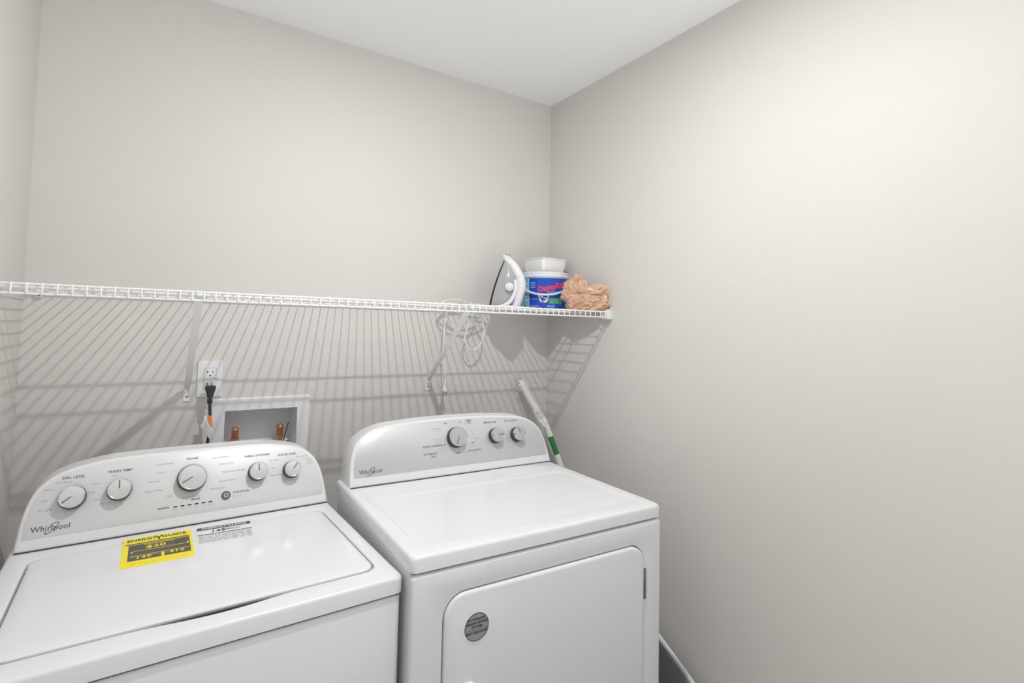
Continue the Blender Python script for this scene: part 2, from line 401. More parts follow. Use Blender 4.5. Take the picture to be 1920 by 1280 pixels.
g = G(); rg = [lidring(.004, zt-.010, -.002), lidring(.0025, zt-.005, -.001), lidring(.0022, zt-.002, 0), lidring(.003, zt+.0000, 0), lidring(.006, zt+.0016, 0), lidring(.012, zt+.0028, 0), lidring(.030, zt+.0036, 0)]
g.loft(rg); ld_ = Wm.L(g, 'lid', M['enamel'])
# black sheet painting the shade in the finger pocket under the lid's edge
g = G(); pts = [(.362+.120*math.cos(2*math.pi*k/40), .0522+.0052*math.sin(2*math.pi*k/40), zt-.0035) for k in range(40)]
g.loft([pts, [(x, y, z-.0004) for x, y, z in pts]]); Wm.L(g, 'pocket_shade', M['gap'])
# labels on the lid
LZ_ = zt+.0042
def quadmap(A, B, C_, D_): # bilinear label coordinates (u right, v down)
    def f(u, v):
        x = (1-u)*(1-v)*A[0]+u*(1-v)*B[0]+u*v*C_[0]+(1-u)*v*D_[0]; y = (1-u)*(1-v)*A[1]+u*(1-v)*B[1]+u*v*C_[1]+(1-u)*v*D_[1]
        return x, y
    return f
def label_mat(A, w, h, ang, z):  # text plane: x right, y up, unit metres, origin at the label's top left
    return Matrix.Translation((A[0], A[1], z)) @ Matrix.Rotation(ang, 4, 'Z')
def rect(g, mm, w, h, u0, v0, u1, v1, dz, mi):
    g.add([mm @ Vector((u*w, -v*h, dz)) for u, v in ((u0, v0), (u1, v0), (u1, v1), (u0, v1))], [(0, 1, 2, 3)], mi)
mm = label_mat((.208, .500), .135, .178, R(-1.2), LZ_); w, h = .137, .176
g = G(); g.box((0, -h, -.0006), (w, 0, 0)); g.xf(mm)
def lt(g, s, u, v, size, mi, dz=.0004, bold=0, al='CENTER', xs=1): text(g, s, mm @ Matrix.Translation((u*w, -v*h, dz)), size, mi, al, bold, xs)
lt(g, 'ENERGY', .27, .105, .021, 1, bold=.0006, xs=.72); lt(g, 'GUIDE', .74, .105, .021, 1, bold=.0006, xs=.80); lt(g, 'Y', .515, .125, .034, 1, bold=.001, xs=.8)
rect(g, mm, w, h, .04, .215, .96, .25, .0003, 1)
rect(g, mm, w, h, .09, .27, .96, .81, .0003, 1)
for v0 in (.50, .655): rect(g, mm, w, h, .12, v0, .95, v0+.012, .0005, 0)
rect(g, mm, w, h, .13, .50, .15, .56, .0005, 0); rect(g, mm, w, h, .92, .44, .94, .50, .0005, 0)
rect(g, mm, w, h, .545, .68, .585, .82, .0005, 0)
for v0 in (.29, .31): rect(g, mm, w, h, .30, v0, .74, v0+.008, .0005, 0)
lt(g, '$20', .47, .41, .024, 0, .0006, .0005); lt(g, '149', .30, .735, .019, 0, .0006, .0004); lt(g, '312', .76, .715, .019, 0, .0006, .0004)
for k, (a, b_) in enumerate(((.40, .53), (.62, .74), (.12, .25))): rect(g, mm, w, h, a, .70+.02*(k % 2), b_, .706+.02*(k % 2), .0005, 0)
for k in range(4): rect(g, mm, w, h, .14+.2*k, .90+.015*(k % 2), .30+.2*k, .906+.015*(k % 2), .0005, 2)
o = Wm.L(g, 'energy_label', [M['yellow'], M['char'], mat('ochre_print', (.60, .48, .03), .6)], smooth=0); o.parent = ld_; o['label'] = 'bright yellow energy label with black print'
mm = label_mat((.358, .4905), .12, .115, R(-3.5), LZ_); w, h = .120, .112
g = G(); g.box((0, -h, -.0006), (w, 0, -.0001)); g.xf(mm)
rect(g, mm, w, h, .0, .0, 1.0, .17, .0003, 1)
text(g, 'ENERGYGUIDE', mm @ Matrix.Translation((w*.5, -h*.09, .0006)), .0145, 0, 'CENTER', .0004, 1.0)
text(g, '145', mm @ Matrix.Translation((w*.38, -h*.31, .0006)), .021, 1, 'CENTER', .0004); text(g, 'kWh/yr', mm @ Matrix.Translation((w*.63, -h*.30, .0006)), .012, 1, 'CENTER', .0002)
rect(g, mm, w, h, .0, .44, 1.0, .475, .0003, 1)
random.seed(3)
for k in range(7):
    v = .53+.062*k; u = .02
    while u < .95:
        l = random.uniform(.04, .16); rect(g, mm, w, h, u, v, min(u+l, .98), v+.022, .0003, 2); u += l+random.uniform(.015, .04)
o = Wm.L(g, 'energy_label', [M['labwhite'], M['dark'], M['paleink']], smooth=0); o.parent = ld_; o['label'] = 'white energy label with dark grey header bar'
prof = [(0, 0), (.0045, .043), (.009, .075), (.0175, .108), (.030, .134), (.05, .155), (.074, .169), (.103, .1785), (.146, .187), (.19, .191), (.26, .193), (.3447, .1935)]
console(Wm, prof, .0073, W-.0018, .1935, .66)
for x, b, r_, a in ((.104, .107, .0255, 217), (.194, .111, .0245, 90), (.349, .118, .0325, 208), (.508, .1125, .0235, 92), (.598, .107, .0225, 50)):
    knob(Wm, x, b, r_, R(a))
whirl(Wm, .0345, .104, .0455)
g = G(); g.lathe([(.0112, .0005), (.0112, .003), (.0100, .0042), (.0001, .0044)], Wm.fm(.4286, .0615), 28)
g.lathe([(.0052, .0044), (.0052, .0048), (.0036, .0048), (.0036, .0044)], Wm.fm(.4286, .0615), 20, mi=1, cap0=False, cap1=False)
Wm.L(g, 'start_button', [mat('grey_button', (.16, .16, .165), .4), M['labwhite']])
for k in range(6):
    x = .3129+(.3918-.3129)*k/5; g = G(); g.box((-.0042, -.0013, .0008), (.0042, .0013, .0018)); g.xf(Wm.fm(x, .0512)); Wm.L(g, 'indicator_light', M['gap'], smooth=0)
g = G()
for s_, x, b, z, mi, al in (('SOIL LEVEL', .104, .153, .0085, 0, 'CENTER'), ('Extra Heavy', .086, .144, .0058, 1, 'CENTER'), ('Heavy', .068, .131, .0066, 1, 'RIGHT'), ('Light', .060, .107, .0066, 1, 'RIGHT'), ('Ex Light', .068, .086, .0070, 1, 'RIGHT'),
        ('WASH TEMP', .194, .156, .0085, 0, 'CENTER'), ('Hot', .183, .1465, .0062, 1, 'CENTER'), ('Warm', .157, .132, .0066, 1, 'RIGHT'), ('Cool', .146, .113, .0066, 1, 'RIGHT'), ('Cold', .155, .094, .0062, 1, 'RIGHT'), ('Tap Cold', .168, .084, .0058, 1, 'CENTER'),
        ('Normal', .349, .168, .0082, 0, 'CENTER'), ('Towels/Sheets', .395, .163, .0066, 1, 'LEFT'), ('Colors/Darks', .306, .161, .0066, 1, 'RIGHT'), ('Casual', .289, .141, .0066, 1, 'RIGHT'), ('Delicate', .278, .120, .0068, 1, 'RIGHT'), ('Quick Wash', .284, .097, .0070, 1, 'RIGHT'), ('Soak', .307, .080, .0066, 1, 'RIGHT'),
        ('Clean Washer', .349, .071, .0068, 1, 'CENTER'), ('affresh', .358, .0635, .0070, 0, 'CENTER'), ('Heavy Duty', .413, .145, .0068, 1, 'LEFT'), ('Bulky Items/Sheets', .421, .123, .0070, 1, 'LEFT'), ('Rinse & Spin', .413, .100, .0072, 1, 'LEFT'), ('Drain & Spin', .390, .083, .0070, 1, 'LEFT'),
        ('START/PAUSE', .446, .066, .0062, 0, 'LEFT'), ('hold 3 sec', .446, .056, .0050, 1, 'LEFT'), ('SENSING', .300, .0518, .0060, 0, 'RIGHT'),
        ('FABRIC SOFTENER', .508, .157, .0076, 0, 'CENTER'), ('No Rinse', .540, .139, .0062, 1, 'LEFT'), ('Yes', .545, .117, .0066, 1, 'LEFT'), ('Extra Rinse', .540, .097, .0066, 1, 'LEFT'),
        ('WATER LEVEL', .588, .151, .0078, 0, 'CENTER'), ('Auto Sensing', .628, .1415, .0056, 1, 'CENTER'), ('Deep', .640, .131, .0058, 1, 'LEFT'), ('Water', .641, .124, .0052, 1, 'LEFT'), ('Wash', .642, .117, .0052, 1, 'LEFT')):
    tx(Wm, g, s_, x, b, z, mi, al, .00015 if mi == 0 else 0)
for k in range(6): tx(Wm, g, ('Sense', 'Wash', 'Rinse', 'Spin', 'Done', 'Lock')[k], .3129+.0158*k, .0450, .0042, 1)


# ------------------------------------------------------------------ wire shelf
SZ, SY, SL = 1.5085, -.4035, .0205
t = empty('wire_shelf', (XL/2, 0, SZ), 'long white wire shelf running wall to wall above both machines', 'shelf')
def SB(g, name, m, **k): return g.build(name, m, t, **k)
def rel(g): return g.xf(Matrix.Translation((-XL/2, 0, -SZ)))
g = G()
for i in range(-1, 68):
    x = -(.0589+.0254*i)
    if x < XL+.006 or x > -.006: continue
    g.tube([(x, -.010, SZ+.0025), (x, SY+.004, SZ+.0025), (x, SY-.0016, SZ+.0012), (x, SY-.0042, SZ-.003), (x, SY-.0042, SZ-SL-.001)], .0017, 6)
SB(rel(g), 'deck_wires', M['wire'])
for nm, y, z, r_ in (('front_rail', SY, SZ, .0027), ('front_rail', SY, SZ-SL, .0027), ('back_rail', -.0125, SZ, .0027), ('support_rod', -.2357, SZ-.0015, .0026), ('support_rod', -.2877, SZ-.0015, .0026)):
    SB(rel(G().tube([(XL+.003, y, z), (-.003, y, z)], r_, 8)), nm, M['wire'])
def endbracket(x0, sgn):
    g = G(); a, b = sorted((x0, x0+sgn*.027))
    g.box((a, SY-.010, SZ-SL-.0075), (b, SY+.026, SZ+.006), 0, .002)
    a2, b2 = sorted((x0, x0+sgn*.004)); g.box((a2, SY-.005, SZ-.004), (b2, SY+.060, SZ+.019), 0, .0015)
    a3, b3 = sorted((x0, x0+sgn*.020)); g.box((a3, SY-.006, SZ+.003), (b3, SY+.018, SZ+.011), 0, .0015)
    g.lathe([(.0035, 0), (.0035, .0015), (.001, .002)], Matrix.Translation((x0+sgn*.004, SY+.012, SZ+.013)) @ Matrix.Rotation(R(90)*sgn, 4, 'Y'), 12, mi=1)
    g.lathe([(.0022, 0), (.0022, .001), (.001, .0012)], Matrix.Translation((x0+sgn*.010, SY-.0062, SZ+.007)) @ Matrix.Rotation(R(90), 4, 'X'), 10, mi=1)
    return g
tag(endbracket(-.0005, -1).build('shelf_end_bracket', [M['plastic'], M['dark']], loc=(0, SY, SZ)), 'white plastic bracket holding shelf end at the right wall', 'bracket')
tag(endbracket(XL+.0005, 1).build('shelf_end_bracket', [M['plastic'], M['dark']], loc=(XL, SY, SZ)), 'white plastic bracket holding shelf end at the left wall', 'bracket')
for x, lb in ((-1.752, 'small white wall clip under the back rail by the left corner'),):
    g = G(); g.box((x-.007, -.013, SZ-.016), (x+.007, -.0002, SZ+.006), 0, .002); g.box((x-.005, -.018, SZ-.004), (x+.005, -.008, SZ+.0005), 0, .001)
    g.lathe([(.003, 0), (.003, .0015), (.001, .002)], Matrix.Translation((x, -.013, SZ-.010)) @ Matrix.Rotation(R(90), 4, 'X'), 10, mi=1)
    tag(g.build('wall_clip', [M['plastic'], M['dark']], loc=(x, 0, SZ)), lb, 'clip')
def brace(xb, xt, zf, lb):
    t = empty('shelf_brace', (xb, 0, zf), lb, 'brace', group=None)
    # U-channel arm from the foot plate up to the front rail
    A = Vector((0, -.010, .014)); B = Vector((xt-xb, SY+.006, SZ-.006-zf)); d = (B-A).normalized()
    side = Vector((1, 0, 0)); nrm = side.cross(d).normalized(); w = .0085; hgt = .009
    g = G()
    prof = [(-w, 0), (-w, hgt), (-w+.0014, hgt), (-w+.0014, .0014), (w-.0014, .0014), (w-.0014, hgt), (w, hgt), (w, 0)]
    def pt(o_, q): return tuple(o_+side*q[0]-nrm*q[1])
    g.loft([[pt(A, (q[0]*.75, q[1]*.6)) for q in prof], [pt(A+d*.03, q) for q in prof], [pt(B, q) for q in prof]])
    g.build('arm', M['brace'], t, smooth=20)
    g = G(); g.tube([B+Vector((-.0066, 0, -.002)), B+Vector((-.0066, -.012, .004)), B+Vector((-.0066, -.014, .011))], .0022, 6)
    g.box((B.x-.007, B.y-.011, B.z-.003), (B.x+.006, B.y+.006, B.z+.003), 0, .001); g.build('hook', M['brace'], t)
    g = G(); pl = [(-.0085, -.024), (.0085, -.024), (.0095, -.020), (.0095, .030), (.0075, .030), (-.0095, .008), (-.0095, -.020)]
    g.loft([[(x, -.0003, z) for x, z in pl], [(x, -.0035, z) for x, z in pl]])
    g.box((.0070, -.012, -.004), (.0092, -.0005, .028)); g.build('foot_plate', M['plastic'], t, smooth=20)
    g = G(); g.lathe([(.0035, 0), (.0035, .0012), (.002, .0024), (.0001, .0026)], Matrix.Translation((0, -.0035, -.008)) @ Matrix.Rotation(R(90), 4, 'X'), 14); g.build('screw', M['steel'], t)
brace(-1.3935, -1.3885, 1.214, 'slanting white steel brace under shelf, left of the outlet')
brace(-.5845, -.6215, 1.212, 'slanting white steel brace under shelf, beside the dangling plug')

# ------------------------------------------------------------------ power outlet, plug, cord
OX, OZ = -1.3331, 1.2571
t = empty('power_outlet', (OX, 0, OZ), 'white wall outlet with black plug in its lower socket', 'outlet')
g = G(); q = lambda i: rrect(-.035+i, .035-i, -.057+i, .057-i, .003, 4)
g.loft([xz(q(0), -.0002), xz(q(0), -.004), xz(q(.002), -.0062)]); g.build('cover_plate', M['plastic'], t)
g = G(); q2 = lambda i: rrect(-.0168+i, .0168-i, -.0335+i, .0335-i, .002, 4)
g.loft([xz(q2(-.0006), -.005), xz(q2(-.0006), -.0064)], mi=1); g.loft([xz(q2(0), -.005), xz(q2(0), -.0078), xz(q2(.001), -.0084)])
for cz in (.019, -.019):
    for a, b, c, d in ((-.0082, -.0058, .001, .010), (-.0115, -.0082, .0045, .0065), (.0058, .0078, .0015, .009)): g.box((a, -.0087, cz+c-.002), (b, -.0083, cz+d-.002), 1)
    g.lathe([(.0026, 0), (.0026, .0003)], Matrix.Translation((0, -.0084, cz-.0085)) @ Matrix.Rotation(R(90), 4, 'X'), 12, mi=1)
g.box((-.0145, -.0092, .0005), (.0115, -.0083, .0055), 2); g.box((-.0145, -.0092, -.0065), (.0115, -.0083, -.0015), 2); g.box((.0125, -.0088, -.001), (.0145, -.0083, .0035), 1)
g.build('receptacle', [M['plastic'], M['dark'], M['labwhite']], t)
for z in (.0485, -.0485):
    g = G(); g.lathe([(.0027, 0), (.0027, .0006), (.0001, .001)], Matrix.Translation((0, -.0062, z)) @ Matrix.Rotation(R(90), 4, 'X'), 12); g.build('screw', M['liner'], t)
g = G()
def pr(w0, w1, z, y0, y1): return [(w0+(w1-w0)*0, y0, z)]
rings = []
for z, hw, y0, y1 in ((.0, .0085, -.0088, -.030), (-.001, .0135, -.0088, -.034), (-.006, .0148, -.0088, -.036), (-.016, .0122, -.010, -.036), (-.030, .0085, -.014, -.034), (-.036, .0078, -.016, -.033)):
    rings.append([(x, y, z+1.240-1.237) for x, y in rrect(-hw, hw, y1, y0, min(.004, hw*.5), 4)])
g.loft(rings)
for k in range(3): g.box((-.0078+.0004*k, -.0335, -.041-.005*k), (.0078-.0004*k, -.0165, -.038-.005*k), 0, .001)
plug_g = g
g = G(); g.tube(smooth_path([(0, -.025, -.030), (.0005, -.0255, -.06), (.003, -.027, -.10), (.002, -.028, -.14), (-.003, -.026, -.19), (-.004, -.022, -.30), (.0, -.018, -.42), (.02, -.014, -.60)], 6), .0041, 10)
pc = g.build('power_cord', M['black'])
wm_ = Matrix.Translation(Wm.e.location) @ Matrix.Rotation(Wm.e.rotation_euler.z, 4, 'Z')
pc.parent = Wm.e; pc.matrix_parent_inverse = wm_.inverted(); pc.location = (OX, -.02, 1.237); pc['label'] = 'black power cord plugged into the wall outlet'
plug_g.build('plug', M['black'], pc)
g = G()
def tagquad(pts, mi): g.add([(x-OX, y+.02, z-1.237) for x, y, z in pts], [(0, 1, 2, 3)], mi)
Q = lambda x, y, z: (x-OX, y+.02, z-1.237)
g.loft([[Q(-1.3475, y, 1.1495), Q(-1.3265, y, 1.1495), Q(-1.3205, y, 1.110), Q(-1.3440, y, 1.110)] for y in (-.0515, -.0525)])
g.loft([[Q(-1.3560, y, 1.1215), Q(-1.3385, y, 1.1400), Q(-1.3165, y, 1.0850), Q(-1.3225, y, 1.0660)] for y in (-.0545, -.0555)])
g.add([Q(-1.3385, -.0535, 1.1485), Q(-1.3270, -.0535, 1.1485), Q(-1.3225, -.0562, 1.116), Q(-1.3335, -.0565, 1.124)], [(0, 1, 2, 3)], 1)
for k in range(3):
    a = Vector(Q(-1.3535+.005*k, -.0565, 1.1215+.0055*k)); b = Vector(Q(-1.3235+.0018*k, -.0565, 1.072+.005*k)); n = Vector((.0009, 0, .0006))
    g.add([a, b, b+n, a+n], [(0, 1, 2, 3)], 2)
o = g.build('warning_tag', [M['labwhite'], M['orange'], M['paleink']], pc, smooth=0); o['label'] = 'folded white and orange paper tag'

# ------------------------------------------------------------------ washer outlet box
t = empty('washer_outlet_box', (-1.178, 0, 1.09), 'recessed white plumbing box in wall behind washing machine, with two valves', 'plumbing box')
O = Vector((-1.178, 0, 1.09))
def ob(g): return g.xf(Matrix.Translation(-O))
g = G(); fo = lambda i: rrect(-1.3265+i, -1.0275-i, .975+i, 1.1935-i, .004, 4)
hole = rrect(-1.2868, -1.0685, 1.016, 1.1528, .002, 4)
g.loft([xz(fo(0), -.0004), xz(fo(0), -.004), xz(fo(.0035), -.0075), xz(inset(hole, -.001), -.0075), xz(hole, -.006), xz(hole, .004)], False, False)
ob(g).build('frame', M['plastic'], t, smooth=25)
h2 = rrect(-1.2775, -1.0745, 1.040, 1.1440, .006, 4)
g = G(); g.loft([xz(hole, .003), xz(h2, .088)], False, True); ob(g).build('recess_liner', M['liner'], t, smooth=25)
for x, col in ((-1.2505, 'red'), (-1.1125, 'blue')):
    g = G(); MT = Matrix.Translation((x, .040, 1.022))
    g.lathe([(.0115, 0), (.0115, .012), (.009, .013), (.009, .022), (.013, .023), (.013, .033), (.009, .034)], MT, 8, mi=1)
    g.lathe([(.0095, .032), (.0105, .034), (.0105, .060), (.0092, .066), (.0075, .070), (.0001, .071)], MT, 20, mi=0)
    g.lathe([(.0108, .060), (.0112, .061), (.0112, .064), (.0100, .066)], MT, 20, mi=1, cap0=False, cap1=False)
    v = ob(g).build('water_valve', [M['copper'], M['brass']], t)
    if col == 'blue':
        g = G(); g.box((x+.017, .022, 1.014), (x+.030, .032, 1.038), 0, .004); g.tube([(x, .035, 1.022), (x+.02, .027, 1.024)], .003, 8); ob(g).build('valve_handle', M['blue'], v)
        g = G(); g.tube([(x+.004, .018, 1.020), (x+.012, .012, 1.06), (x+.020, .006, 1.1015)], .0017, 6); ob(g).build('cable_tie', M['black'], v)
    else:
        g = G(); g.box((x+.014, .022, 1.018), (x+.030, .030, 1.0275), 0, .003); ob(g).build('valve_handle', M['dark'], v)

# ------------------------------------------------------------------ steam iron
DZ = SZ+.0045
t = empty('steam_iron', (-.30, -.17, DZ), 'white and grey steam iron standing on its heel on the shelf', 'iron')
ua = Vector((.83, -.55, 0)); va = Vector((.55, .83, 0))
rt_ = R(24)
Dd = (ua*math.cos(rt_) - va*math.sin(rt_)).normalized()     # depth, away from the sole
Wd = Vector((-Dd.y, Dd.x, 0))                                # width, away from the camera
IO = Vector((-.3275, -.102, DZ)); IS = 1.105
def ip(d, w, l): return IO+(Dd*d+Wd*w+Vector((0, 0, l)))*IS
def boat(l, hw=.055, L=.208):  # half width of the sole at length l from the heel
    u = l/L; return hw*(1-max(0, u-.12)**1.9/(.88**1.9)) if u > .12 else hw*(.88+u)
def lean(l): return -.012+.22*l  # the sole leans slightly towards the tip
IL = .208
def hull(dmin, dmaxf, scale, l0, l1, n=26):
    rings = []
    for k in range(n+1):
        l = l0+(l1-l0)*k/n; hw = max(boat(l)*scale, .0012); dm = dmaxf(l)
        ring = [ip(lean(l)+dmin, hw, l), ip(lean(l)+dmin, -hw, l)]
        for j in range(9):
            a = math.pi*j/8; ring.append(ip(lean(l)+dmin+max(.001, (dm-dmin))*(.35+.65*math.sin(a)) if True else 0, -hw*math.cos(a)*(1 if j in (0, 8) else .98), l))
        rings.append(ring)
    return rings
E0 = Vector((-.30, -.17, DZ))
def ib(g): return g.xf(Matrix.Translation(-E0))
g = G(); g.loft(hull(-.004, lambda l: .003, 1.0, .004, IL)); ib(g).build('soleplate', M['steel'], t)
dm = lambda l: interp([(0, .060), (.02, .070), (.06, .074), (.12, .060), (.17, .030), (.2, .008), (.21, .004)], l)
g = G(); g.loft(hull(.003, dm, .95, .008, IL-.006)); ib(g).build('water_tank', M['irongrey'], t)
hp = [(.010, .199), (.034, .176), (.062, .146), (.083, .110), (.089, .080), (.080, .040), (.070, .010)]
g = G(); g.tube(smooth_path([ip(d+lean(l)*.2, -.004, l) for d, l in hp], 6), [.003, .005, .008, .011, .014, .016, .0165, .017, .0175]+[.018]*28, 14)
hd = ib(g).build('handle', M['ironwhite'], t)
# heel rest and white skirt that wraps the tank's foot
g = G()
sk = smooth_path([ip(.012, -.056, .006), ip(.030, -.054, .0075), ip(.048, -.046, .014), ip(.062, -.034, .028), ip(.070, -.024, .050), ip(.074, -.018, .075), ip(.070, -.014, .105)], 6)
g.tube(sk, [.0045+.0035*min(1, k/12) for k in range(len(sk))], 10)
g.loft([[ip(d, w, z) for d, w in rrect(-.006, .088, -.054, .054, .02, 6)] for z in (.0005, .012)])
ib(g).build('heel_rest', M['ironwhite'], t)
g = G(); cpos = ip(.062, -.046, .078); n_ = (-Wd*.86+Dd*.5).normalized()
zx = Vector((0, 0, 1)).cross(n_).normalized(); mm_ = Matrix((zx, n_.cross(zx), n_)).transposed().to_4x4(); mm_.translation = cpos
g.lathe([(.0165, -.010), (.0165, .004), (.015, .006), (.009, .0065), (.0085, .010), (.0001, .0105)], mm_, 24); ib(g).build('dial', M['ironwhite'], t)
g = G(); mm_.translation = ip(.086, -.014, .118); g.lathe([(.006, 0), (.006, .006), (.004, .008), (.0001, .008)], mm_, 16); ib(g).build('steam_button', M['liner'], t)
# its cord: coils on the shelf, drops through the wires and ends in a plug
g = G(); CR = .0032
zz = DZ+.004
path = [ip(.03, .03, .012), (-.36, -.07, zz), (-.378, -.06, zz+.013), (-.427, -.06, zz+.014), (-.483, -.06, zz+.026), (-.523, -.06, zz+.027), (-.552, -.06, zz+.020), (-.566, -.07, zz+.006), (-.54, -.09, zz), (-.47, -.10, zz+.002), (-.42, -.09, zz+.006)]
g.tube(smooth_path(path, 8), CR, 8)
path = [(-.40, -.05, zz+.005), (-.45, -.045, zz+.012), (-.52, -.05, zz+.012), (-.575, -.07, zz+.002), (-.55, -.11, zz), (-.47, -.12, zz), (-.40, -.10, zz), (-.37, -.07, zz+.002), (-.41, -.06, zz+.002)]
g.tube(smooth_path(path, 8), CR, 8)
lp = [(-.418, -.085, zz+.002), (-.424, -.08, SZ-.012), (-.440, -.067, 1.460), (-.456, -.065, 1.413), (-.457, -.065, 1.381), (-.443, -.065, 1.357), (-.427, -.065, 1.347), (-.406, -.065, 1.352), (-.381, -.065, 1.380), (-.373, -.065, 1.420), (-.381, -.068, 1.460), (-.402, -.075, 1.484), (-.415, -.085, zz+.002)]
lp2 = [(-.42, -.08, zz), (-.43, -.09, SZ-.010), (-.46, -.095, SZ-.022), (-.50, -.09, SZ-.016), (-.52, -.07, SZ-.006), (-.53, -.06, zz)]
lp3 = [(-.42, -.08, zz), (-.405, -.05, SZ-.010), (-.36, -.03, SZ-.035), (-.32, -.02, SZ-.055), (-.29, -.02, SZ-.045), (-.285, -.03, SZ-.015), (-.29, -.04, zz)]
g.tube(smooth_path(lp, 8), CR, 8); g.tube(smooth_path(lp2, 8), CR*.9, 8)
pl = [(-.53, -.10, zz+.004), (-.536, -.08, zz+.002), (-.538, -.062, SZ-.012), (-.544, -.060, 1.453), (-.547, -.060, 1.422), (-.550, -.060, 1.370), (-.545, -.060, 1.309), (-.540, -.060, 1.247), (-.538, -.060, 1.235)]
g.tube(smooth_path(pl, 8), CR, 8)
cdo = ib(g).build('cord', M['cord'], t)
g = G(); P0 = Vector((-.538, -.060, 1.240))
rings = []
for z, a, b in ((0, .004, .004), (-.012, .0048, .0045), (-.028, .0065, .005), (-.040, .0085, .006), (-.044, .0125, .0075), (-.050, .0135, .008), (-.053, .0125, .007)):
    rings.append([P0+Vector((a*math.cos(2*math.pi*k/16), b*math.sin(2*math.pi*k/16), z)) for k in range(16)])
g.loft(rings)
for s_ in (-1, 1): g.box((P0.x+s_*.0055-.0007, P0.y-.003, P0.z-.069), (P0.x+s_*.0055+.0007, P0.y+.003, P0.z-.052), 1)
ib(g).build('plug', [M['cord'], M['steel']], t)

# ------------------------------------------------------------------ bucket
BC = Vector((-.1125, -.122, DZ-.0015)); BR, BR2, BH = .092, .099, .160
t = empty('bucket', BC, 'round white plastic bucket with blue label and bail handle on the shelf', 'bucket')
def rb(z): return BR+(BR2-BR)*z/BH
g = G(); g.lathe([(BR-.004, 0), (BR, .003), (rb(.136), .136), (BR2+.003, .138), (BR2+.004, .142), (BR2+.002, .145), (BR2, .147), (BR2+.001, BH-.004), (BR2-.003, BH), (BR2-.006, BH), (BR2-.010, .02), (.001, .01)], seg=64)
g.build('tub', M['tub'], t, smooth=40)
va_ = math.atan2(-1.8895-BC.y, -1.4532-BC.x)   # towards the viewer of the photograph
def bp_(a, z, off=.0006): z = z*1.14; r_ = rb(z)+off; return (r_*math.cos(a), r_*math.sin(a), z)
def patch(g, a0, a1, z0, z1, off, mi, n=14):
    vs = []; fs = []
    for k in range(n+1):
        a = a0+(a1-a0)*k/n; vs += [bp_(a, z0, off), bp_(a, z1, off)]
    for k in range(n): fs.append((2*k, 2*k+2, 2*k+3, 2*k+1))
    g.add(vs, fs, mi)
def wraptext(g, s, a, z, size, mi, slant=0, bold=0, off=.0011):
    g2 = G(); text(g2, s, Matrix.Rotation(slant, 4, 'Z'), size, mi, 'CENTER', bold)
    g.add([bp_(a+v[0]/rb(z), z+v[1], off) for v in g2.v], g2.f, mi)
g = G()
patch(g, va_-1.15, va_-.72, .006, .118, .0005, 1); patch(g, va_-.745, va_-.70, .006, .118, .0008, 2, 2); patch(g, va_-.72, va_+1.3, .006, .118, .0006, 0, 30)
patch(g, va_-.72, va_+1.3, .117, .1195, .0008, 2, 30)
wraptext(g, 'DampRid', va_+.31, .085, .029, 3, R(11), .0012); wraptext(g, 'Moisture', va_+.33, .068, .011, 2, R(7))
patch(g, va_+.20, va_+.85, .025, .047, .0010, 4)
for k in range(3): wraptext(g, 'FRESH SCENT', va_+.45, .042-.0065*k, .006, 2, 0, 0, .0014)
# white tray pictogram
pic = [(-.022, .014), (-.018, -.004), (-.010, -.012), (.010, -.013), (.018, -.006), (.022, .010), (.017, .011), (.012, .000), (.006, -.006), (-.007, -.006), (-.013, .002), (-.016, .014)]
g.add([bp_(va_-.03+x/rb(.04), .042+z, .0012) for x, z in pic], [tuple(range(len(pic)))], 5)
g.add([bp_(va_-.03+x/rb(.04), .042+z, .0013) for x, z in ((-.012, .012), (.013, .003), (.011, -.002), (-.012, .006))], [(0, 1, 2, 3)], 5)
wraptext(g, 'HI-CAP', va_-.42, .042, .008, 2); wraptext(g, 'ABSORBS', va_-.45, .016, .009, 2); wraptext(g, '64 OZ', va_+.30, .016, .011, 2, 0, .0003)
for k in range(3): patch(g, va_-.62, va_-.40, .098-.008*k, .1005-.008*k, .001, 2, 4)
for k in range(5): patch(g, va_-1.0, va_-.80, .095-.015*k, .099-.015*k, .001, 5, 3)
g.build('label', [M['bucketblue'], M['bucketcyan'], mat('pale_blue_print', (.45, .66, .90), .4), M['bucketred'], M['bucketgreen'], M['labwhite']], t, smooth=60)['label'] = 'blue wraparound label with red and white lettering'
# bail handle swung to the front
g = G(); aL = va_-1.35; pts = []
for k in range(25):
    u = k/24; a = aL+(2.7)*u; sag = math.sin(math.pi*u)
    r_ = rb(.12)+.006+.008*sag; pts.append((r_*math.cos(a), r_*math.sin(a),   .126-.060*sag**.8-.004*u))
g.tube(pts, .0042, 8, flat=1.2); g.build('bail_handle', M['tub'], t)
# white container on top of it
t = empty('white_container', BC+Vector((-.002, -.002, BH+.0005)), 'empty square white plastic container sitting on top of the blue-labelled bucket', 'container')
g = G(); rings = []
def rr_(h, r_, z): return [(x, y, z) for x, y in rrect(-h, h, -h, h, r_, 6)]
g.loft([rr_(.056, .010, 0), rr_(.059, .012, .003), rr_(.067, .014, .053), rr_(.070, .015, .054), rr_(.070, .015, .057), rr_(.0655, .012, .057), rr_(.056, .010, .005)])
o = g.build('container_body', M['clearwhite'], t); o.rotation_euler = (0, 0, R(3.5))
g = G(); g.box((.064, -.045, .018), (.071, -.018, .044), 0, .001); o2 = g.build('side_grip', M['dark'], t); o2.rotation_euler = o.rotation_euler

